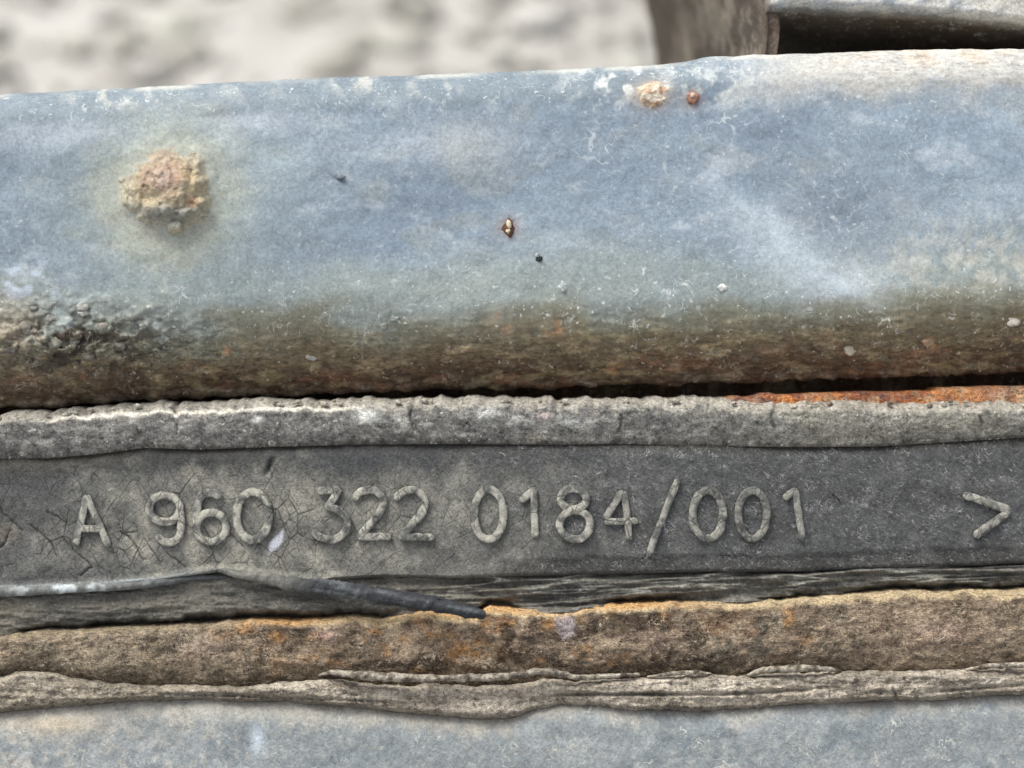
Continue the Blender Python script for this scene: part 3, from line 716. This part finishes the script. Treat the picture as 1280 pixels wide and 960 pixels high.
def bm_col(X, Y, u, v):
    n1 = fbm(X, Y, 240, 110, octv=4, seed=111); n2 = fbm(X, Y, 60, 34, octv=4, seed=112); n3 = fbm(X, Y, 12, octv=4, seed=113)
    c = np.broadcast_to(lin((129, 146, 160)), X.shape + (3,)).copy()
    c = mix(c, (114, 131, 148), ss(.0, .7, n1) * .7)
    c = mix(c, (152, 168, 180), ss(.0, .7, -n1 + .4 * n2) * .8)
    c = mix(c, (146, 152, 148), ss(.25, .8, n2) * .4)
    c = mix(c, (172, 182, 190), ss(.35, .9, fbm(X, Y, 34, 20, octv=4, seed=114)) * .5)
    # greenish grey film low on the face and round the blister
    c = mix(c, (142, 154, 147), blob(X, Y, 205, 260, 150, 140) * (.8 + .3 * n2))
    c = mix(c, (138, 147, 138), ss(200, 120, v + 40 * n1 + 16 * n2) * .75)
    # pale areas, some of them worn
    c = mix(c, (176, 186, 192), blob(X, Y, 980, 255, 110, 50) * .3 * (.6 + n2) + blob(X, Y, 1075, 350, 50, 34) * .6)
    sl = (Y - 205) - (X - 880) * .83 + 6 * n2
    c = mix(c, (168, 181, 190), ss(-12, 14, sl) * ss(120, 20, sl) * ss(840, 980, X) * (1 - ss(1095, 1112, X)) * .75)  # light on the crease's upward side, painted in as a paler wedge
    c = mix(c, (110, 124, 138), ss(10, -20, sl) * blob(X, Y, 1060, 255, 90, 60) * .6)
    c = mix(c, (178, 188, 198), (blob(X, Y, 55, 165, 110, 24) + blob(X, Y, 320, 150, 70, 16) + blob(X, Y, 560, 180, 120, 22) * .7) * .6)  # paler strips below the upper edge band
    c = mix(c, (176, 190, 206), ss(.0, .4, fbm(X, Y, 22, 14, octv=3, seed=115)) * blob(X, Y, 25, 350, 45, 30))
    c = mix(c, (184, 180, 166), blob(X, Y, 1220, 335, 110, 55) * ss(-.5, .5, n3 + .4 * n2) * .7)
    c = mix(c, (176, 172, 158), blob(X, Y, 580, 180, 40, 30) * .35)
    # upper edge: dull band, cream patches, dusty right-hand end
    c = mix(c, (106, 121, 130), ss(44, 28, u + 8 * n2) * .85 * (1 - ss(860, 960, X)))
    c = mix(c, (186, 184, 172), .7 * ss(.0, .7, n3) * ss(44, 16, u) * (blob(X, Y, 150, 118, 60, 20) + blob(X, Y, 450, 103, 40, 16) + .6 * blob(X, Y, 540, 110, 40, 22) + blob(X, Y, 310, 112, 40, 14) * .5))
    c = mix(c, (204, 206, 200), ss(-.2, .5, n3 + .3 * n2) * (blob(X, Y, 765, 103, 50, 24) + .7 * blob(X, Y, 905, 108, 70, 26)))
    c = mix(c, (180, 176, 166), ss(78, 28, u + 22 * n2 + 6 * n3) * ss(880, 1020, X) * .85)
    c = mix(c, (186, 164, 140), ss(.0, .6, fbm(X, Y, 30, 14, octv=3, seed=116)) * ss(34, 6, u) * ss(1000, 1120, X) * .6)
    c = mix(c, (214, 208, 190), np.exp(-((u - 2) / 3.0) ** 2) * ss(-.3, .5, fbm(X, 0 * X, 60, octv=3, seed=117)) * .5)
    sq = np.abs(fbm(X, Y, 18, octv=2, seed=118)) < .07
    c = mix(c, (200, 210, 212), .8 * ss(-.5, .3, n3) * sq * (blob(X, Y, 752, 180, 20, 40) + .8 * blob(X, Y, 915, 152, 30, 16) + .6 * blob(X, Y, 1060, 270, 30, 40)))
    # rust-brown lower roll
    nb = 15 * n2 + 20 * fbm(X, Y, 130, 50, seed=119)
    c = mix(c, (122, 118, 92), ss(120, 74, v + nb) * .85)
    c = mix(c, (106, 90, 62), ss(84, 44, v + nb) * .9)
    c = mix(c, (84, 62, 42), ss(50, 18, v + .6 * nb + 6 * n3) * .9)
    c = mix(c, (150, 132, 92), ss(.1, .6, fbm(X, Y, 26, 9, octv=4, seed=120)) * ss(100, 50, v) * .55)
    c = mix(c, (128, 84, 54), ss(.15, .7, fbm(X, Y, 40, 14, octv=3, seed=121)) * ss(60, 20, v) * .5)
    c = mix(c, (150, 134, 112), np.exp(-((v - 5) / 4) ** 2) * ss(-.1, .6, fbm(X, Y, 22, octv=3, seed=122)) * .6)
    pm = blob(X, Y, 85, 432, 150, 46)
    c = mix(c, (58, 50, 38), ss(-.4, .15, fbm(X, Y, 18, 10, octv=4, seed=123)) * pm * 1.15)
    c = mix(c, (112, 106, 90), ss(.3, .6, fbm(X, Y, 12, 10, octv=2, seed=141)) * pm * .6)
    c = mix(c, (142, 128, 104), blob(X, Y, 0, 410, 46, 40) * .8)
    for (x, y, r, k) in ((282, 437, 6, .9), (690, 410, 9, .7), (700, 413, 4, .9), (1170, 425, 9, .7), (630, 405, 14, .4), (765, 462, 8, .5)):
        c = mix(c, (196, 140, 88), blob(X, Y, x, y, r) * k * ss(-.6, .4, n3))
    # rust stains
    r = np.hypot((X - 210) / 1.0, (Y - 235) / 1.05)
    c = mix(c, (170, 169, 144), ss(124, 40, r + 30 * n2 + 14 * n3) * .62)
    c = mix(c, (172, 140, 108), ss(56, 36, r + 14 * n2) * ss(-.3, .4, n3) * .7)
    c = mix(c, (146, 148, 140), ss(70, 50, r) * ss(246, 264, Y) * .7)
    c = mix(c, (190, 160, 128), blob(X, Y, 815, 118, 22, 16) * .9)
    c = mix(c, (168, 106, 66), ss(-.1, .5, n3) * blob(X, Y, 818, 121, 12, 11))
    c = mix(c, (150, 108, 84), blob(X, Y, 636, 284, 14, 13) * .6); c = mix(c, (140, 96, 74), blob(X, Y, 866, 124, 10, 10) * .9)
    c = mix(c, (70, 76, 84), blob(X, Y, 692, 222, 14, 0.1 + 2) * 0 + blob(X, Y, 424, 224 + .5 * (X - 424), 10, 3) * .9)
    c = mix(c, (112, 120, 128), blob(X, Y, 298, 280, 16, 4) * .7)
    return c
bm_fib = lambda X, Y, u, v: .45 + .5 * ss(60, 20, u) + .7 * ss(200, 90, v) + .3 * ss(600, 900, X)
xb = span(X0, X1, 1.6)
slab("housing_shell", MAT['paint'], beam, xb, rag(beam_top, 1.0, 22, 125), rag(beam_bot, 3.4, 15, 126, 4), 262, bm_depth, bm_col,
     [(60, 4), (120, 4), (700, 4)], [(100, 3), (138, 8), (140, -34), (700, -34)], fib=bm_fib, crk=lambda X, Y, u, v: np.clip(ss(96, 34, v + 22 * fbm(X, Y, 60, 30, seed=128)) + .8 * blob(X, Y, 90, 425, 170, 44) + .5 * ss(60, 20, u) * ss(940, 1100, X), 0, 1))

def surf_d(x, y):
    t, b = beam_top(x), beam_bot(x)
    a = np.array([[float(x)]]); yy = np.array([[float(y)]])
    return float(bm_depth(a, yy, yy - t, b - yy)[0, 0])
# rust blister: crusty lump with grains round its foot
def patch(name, mat, parent, cx, cy, rx, ry, hf, colour, step=1.0, fib=.5):
    """scab of crust: its own relief over the shell, its rim tucked under the surface"""
    gx_ = np.arange(cx - rx, cx + rx, step); gy_ = np.arange(cy - ry, cy + ry, step)
    X, Y = np.meshgrid(gx_, gy_)
    d = bm_depth(X, Y, Y - beam_top(X), beam_bot(X) - Y) - hf(X, Y)
    i_ = np.arange(X.size).reshape(X.shape)
    q = np.stack([i_[:-1, :-1], i_[1:, :-1], i_[1:, 1:], i_[:-1, 1:]], -1).reshape(-1, 4)
    return finish(name, P(X, Y, d).reshape(-1, 3), (q, []), colour(X, Y, 1 + 0 * X).reshape(-1, 3), fib, 0, mat, parent)
def bl_h(X, Y):
    r = np.hypot((X - 211) / 58, (Y - 240) / 56) + .22 * fbm(X, Y, 34, octv=3, seed=133) + .08 * fbm(X, Y, 9, octv=2, seed=134)
    h = 12 * ss(1.08, .4, r) + 1.0 * ss(.9, .84, r) - 1.2
    h = h + ss(1.0, .7, r) * (3.5 * fbm(X, Y, 24, octv=3, seed=135) + 1.4 * fbm(X, Y, 8, octv=3, seed=136))
    for (x, y, q) in ((219, 284, 11), (233, 266, 12), (190, 262, 15), (250, 252, 9), (207, 262, 10)):      # knobs along the foot
        h = np.maximum(h, 17 * np.sqrt(np.clip(1 - ((X - x) ** 2 + ((Y - y) * 1.15) ** 2) / q ** 2, 0, 1)) - 2 + 1.2 * fbm(X, Y, 6, octv=2, seed=137))
    h = h - 7 * np.exp(-((Y - 200 - .12 * (X - 200)) / 3) ** 2) * np.exp(-((X - 200) / 16) ** 2)
    return h
def bl_col(X, Y, s):
    n = fbm(X, Y, 24, octv=4, seed=131); n2 = fbm(X, Y, 8, octv=3, seed=132)
    c = np.broadcast_to(lin((172, 158, 128)), X.shape + (3,)).copy()
    c = mix(c, (150, 120, 96), ss(-.2, .4, n) * ss(258, 232, Y) * .7)
    c = mix(c, (204, 174, 116), ss(-.1, .6, n2) * ss(215, 245, X) * ss(285, 262, Y) * .75)
    c = mix(c, (192, 170, 156), blob(X, Y, 205, 222, 20, 14) * .75)
    c = mix(c, (138, 142, 136), ss(250, 266, Y + 6 * n) * .8)
    c = mix(c, (156, 106, 78), blob(X, Y, 240, 252, 9, 6) * .6 + blob(X, Y, 222, 222, 10, 8) * .5)
    c = mix(c, (84, 68, 56), ss(.4, .8, n2) * .5)
    c = mix(c, (214, 210, 198), blob(X, Y, 195, 186, 6, 5) + .8 * blob(X, Y, 203, 190, 4, 4))
    r = np.hypot((X - 211) / 58, (Y - 240) / 56)
    return mix(c, (170, 164, 142), ss(.6, .95, r + .1 * n2) * .85)
patch("rust_blister", MAT['crust'], beam, 211, 240, 78, 74, bl_h, bl_col)
def sc_h(X, Y):
    r = np.hypot((X - 816) / 22, (Y - 116) / 17) + .4 * fbm(X, Y, 14, octv=3, seed=153)
    return 4.5 * ss(1.1, .3, r) - 1.5 + 1.6 * fbm(X, Y, 6, octv=3, seed=154) * ss(1.2, .8, r)
def sc_col(X, Y, s):
    n = fbm(X, Y, 9, octv=3, seed=155)
    c = np.broadcast_to(lin((196, 178, 152)), X.shape + (3,)).copy()
    c = mix(c, (170, 112, 74), ss(-.2, .4, n) * blob(X, Y, 820, 120, 13, 12) * 1.2)
    return mix(c, (214, 206, 190), ss(.1, .5, -n) * .6)
patch("rust_scab", MAT['crust'], beam, 816, 116, 30, 24, sc_h, sc_col)
# single specks and grains
for k, (x, y, rx, ry, c) in enumerate(((636,284,7,10,(104,68,50)), (636,280,4,5,(214,196,160)), (635,289,3,3,(206,186,150)), (866,122,7,8,(158,110,84)), (866,119,3,4,(206,180,164)), (674,323,4,4,(70,72,74)), (672,319,3,2.5,(176,182,184)),
        (426,222,6,3,(112,122,132)))):
    lump("rust_speck", MAT['grit'], beam, x, y, surf_d(x, y) - (2 if k in (1, 2, 4, 6) else 0), rx, ry, 3.0, c, seed=170 + k, rough=.4, nu=14, nv=10)
for k, (x, y, r, c) in enumerate(((480,406,6.5,(134,136,124)), (493,398,6.5,(142,146,138)), (508,402,4.5,(176,166,140)), (492,421,5,(120,118,106)), (704,358,7.5,(158,166,162)), (103,385,7.5,(152,150,140)), (180,407,7,(140,138,128)),
        (203,422,9,(126,128,120)), (129,405,9,(134,128,116)), (62,397,8,(132,130,120)), (389,446,6.5,(158,154,144)), (14,438,6,(92,90,84)), (40,384,7,(142,138,126)), (235,424,6,(96,94,86)), (66,428,10,(128,122,108)), (92,428,9,(120,116,104)),
        (32,410,10,(126,120,108)), (110,444,9,(110,102,90)), (46,452,9,(118,110,96)), (150,430,8,(112,108,96)), (132,458,8,(100,92,80)), (904,360,7,(188,190,184)), (1064,436,9,(170,160,132)), (1268,402,9,(186,176,160)), (1160,424,8,(170,138,100)))):
    lump("grit_grain", MAT['grit'], beam, x, y, surf_d(x, y) + 1.5, r, r * .8, r * .5, tuple(min(255, q + 6) for q in c), seed=300 + k, rough=.45, nu=16, nv=12, fib=.3)
# crumbs along the gap, too small to pick apart: one part
crumbs = []
rr = random.Random(4)
for k in range(46):
    x = rr.uniform(-20, 1300); up_ = rr.random() < .45
    up_ = False
    y = float(bead_top(x)) + rr.uniform(1, 6)
    dd = 76 if up_ else 34
    r = rr.uniform(1.4, 3.6)
    crumbs.append(lump("crumb", MAT['bead'], None, x, y, dd, r * rr.uniform(1, 1.8), r, r, rr.choice([(168,158,140), (150,138,120), (122,108,92), (176,168,152)]), seed=500 + k, rough=.3, nu=8, nv=6))
bmj = bmesh.new()
for o in crumbs: bmj.from_mesh(o.data)
bmj.to_mesh(crumbs[0].data); bmj.free()
for o in crumbs[1:]:
    d_ = o.data; bpy.data.objects.remove(o); bpy.data.meshes.remove(d_)
crumbs[0].name = "crumbs"; crumbs[0].parent = mount; crumbs[0]['kind'] = 'stuff'

# ------------------------------------------------------------------ bracket standing on the beam
brk = thing("steel_bracket", "brown weathered hollow bracket with pale top plate standing on the blue-grey steel housing", "bracket")
MAT['cast'] = weathered("brown_cast_steel", fib_col=(0.4, 0.37, 0.32), fib=.5, bump=.5, rough=.85, spec=.2, var=.35, grain=.7)
MAT['bplate'] = weathered("bracket_plate_dust", fib_col=(0.66, 0.64, 0.58), fib=.9, fib_scale=.05, bump=.3, rough=.7, var=.3, grain=.7)
xp = span(957, X1, 1.8)
pl_bot = curve([(957,29),(961,22),(966,18),(975,14),(991,12),(1032,15),(1115,19),(1184,24),(1280,34)])
def pl_depth(X, Y, u, v):
    return 62 + 26 * np.clip(1 - v / 16, 0, 1) ** 2 + 30 * np.clip(1 - (X - 957) / 22, 0, 1) ** 2 + 1.5 * fbm(X, Y, 14, octv=3, seed=401)
def pl_col(X, Y, u, v):
    n = fbm(X, Y, 22, 10, octv=4, seed=402)
    c = np.broadcast_to(lin((158, 164, 168)), X.shape + (3,)).copy()
    c = mix(c, (196, 190, 178), ss(-.2, .5, n) * .7); c = mix(c, (128, 136, 144), ss(.1, .6, -n) * .6)
    c = mix(c, (206, 196, 174), ss(1150, 1280, X) * .5)
    c = mix(c, (96, 84, 72), ss(972, 960, X + 4 * n) * .9)
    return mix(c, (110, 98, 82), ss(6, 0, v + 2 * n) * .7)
slab("top_plate", MAT['bplate'], brk, xp, lambda x: -60 + 0 * x, rag(pl_bot, .8, 12, 403), 58, pl_depth, pl_col, [(120, 20), (700, 60)], [(104, -3), (150, -7), (700, -7)], ret_col=(88, 74, 60))  # underside's shade painted into its colour as a darker rust brown
# side wall: front rim at the slot, receding to the left behind the beam
def wall():
    nu_, nv_ = 70, 40
    u = np.linspace(0, 1, nu_); v = np.linspace(0, 1, nv_)
    U, V = np.meshgrid(u, v)
    dep = 90 + 740 * U
    k = (D + dep) / D
    xi = 960 + 6 * np.sin(V * math.pi) * 0 - 4 * V - (134 * U ** .8) - 50 * U * np.clip(1 - V * 1.0, 0, 1) ** 1.3 - 8 * np.exp(-(U / .05) ** 2)*0 + 2.2 * fbm(U * 100, V * 60, 14, octv=3, seed=411)
    yi = -6 - 110 * (U) * (1 - V) + V * 94 + 10 * np.exp(-(U / .03) ** 2) * (1 - V)
    o_ = P(xi, yi, dep)
    i_ = o_.copy(); i_[..., 0] += 15 * S; 
    n = fbm(U * 160, V * 70, 30, octv=4, seed=412)
    c = np.broadcast_to(lin((80, 69, 58)), U.shape + (3,)).copy()
    c = mix(c, (108, 98, 84), ss(-.1, .5, n) * .8); c = mix(c, (150, 138, 118), ss(.1, .6, fbm(U * 500, V * 60, 14, octv=4, seed=413)) * .5); c = mix(c, (70, 62, 54), ss(.1, .7, -n) * .6)
    c = mix(c, (92, 76, 62), np.exp(-(U / .03) ** 2) * .8)
    nn = nu_ * nv_
    a = np.arange(nn).reshape(nv_, nu_); b = a + nn
    def qd(g): return np.stack([g[:-1, :-1], g[1:, :-1], g[1:, 1:], g[:-1, 1:]], -1).reshape(-1, 4)
    def strip(p, q): return np.stack([p[:-1], p[1:], q[1:], q[:-1]], -1)
    qs = np.concatenate([qd(a)[:, ::-1], qd(b), strip(a[:, 0], b[:, 0])[:, ::-1], strip(a[:, -1], b[:, -1]), strip(a[0], b[0]), strip(a[-1], b[-1])[:, ::-1]])
    finish("side_wall", np.concatenate([o_.reshape(-1, 3), i_.reshape(-1, 3)]), (qs, []), np.concatenate([c.reshape(-1, 3)] * 2), .5, 0, MAT['cast'], brk)
wall()
# back wall closing the slot
def bw_col(X, Y, u, v): return np.broadcast_to(lin((70, 60, 50)), X.shape + (3,)).copy()
slab("back_wall", MAT['cast'], brk, np.arange(890, X1 + 1, 12.0), lambda x: 8 + 0 * x, lambda x: 130 + 0 * x, 20, lambda X, Y, u, v: 560 + 4 * fbm(X, Y, 40, octv=3, seed=421), bw_col, [(640, 0)], [(640, 0)])

for o in bpy.data.objects:
    lb = {"rust_blister": "crusty tan and brown rust blister breaking through the paint", "rusty_plate_edge": "bright orange rusty plate edge showing above the bead",
          "rusty_core_strip": "brown rusty steel strip below the numbered rubber", "loose_strand": "black rubber strand peeled off the pad",
          "rubber_skin": "pale dusty folded rubber skin"}.get(o.name)
    if lb: o['label'] = lb
for o in bpy.data.objects:
    if o.type == 'MESH' and o.parent is None and 'kind' not in o: print("loose", o.name)
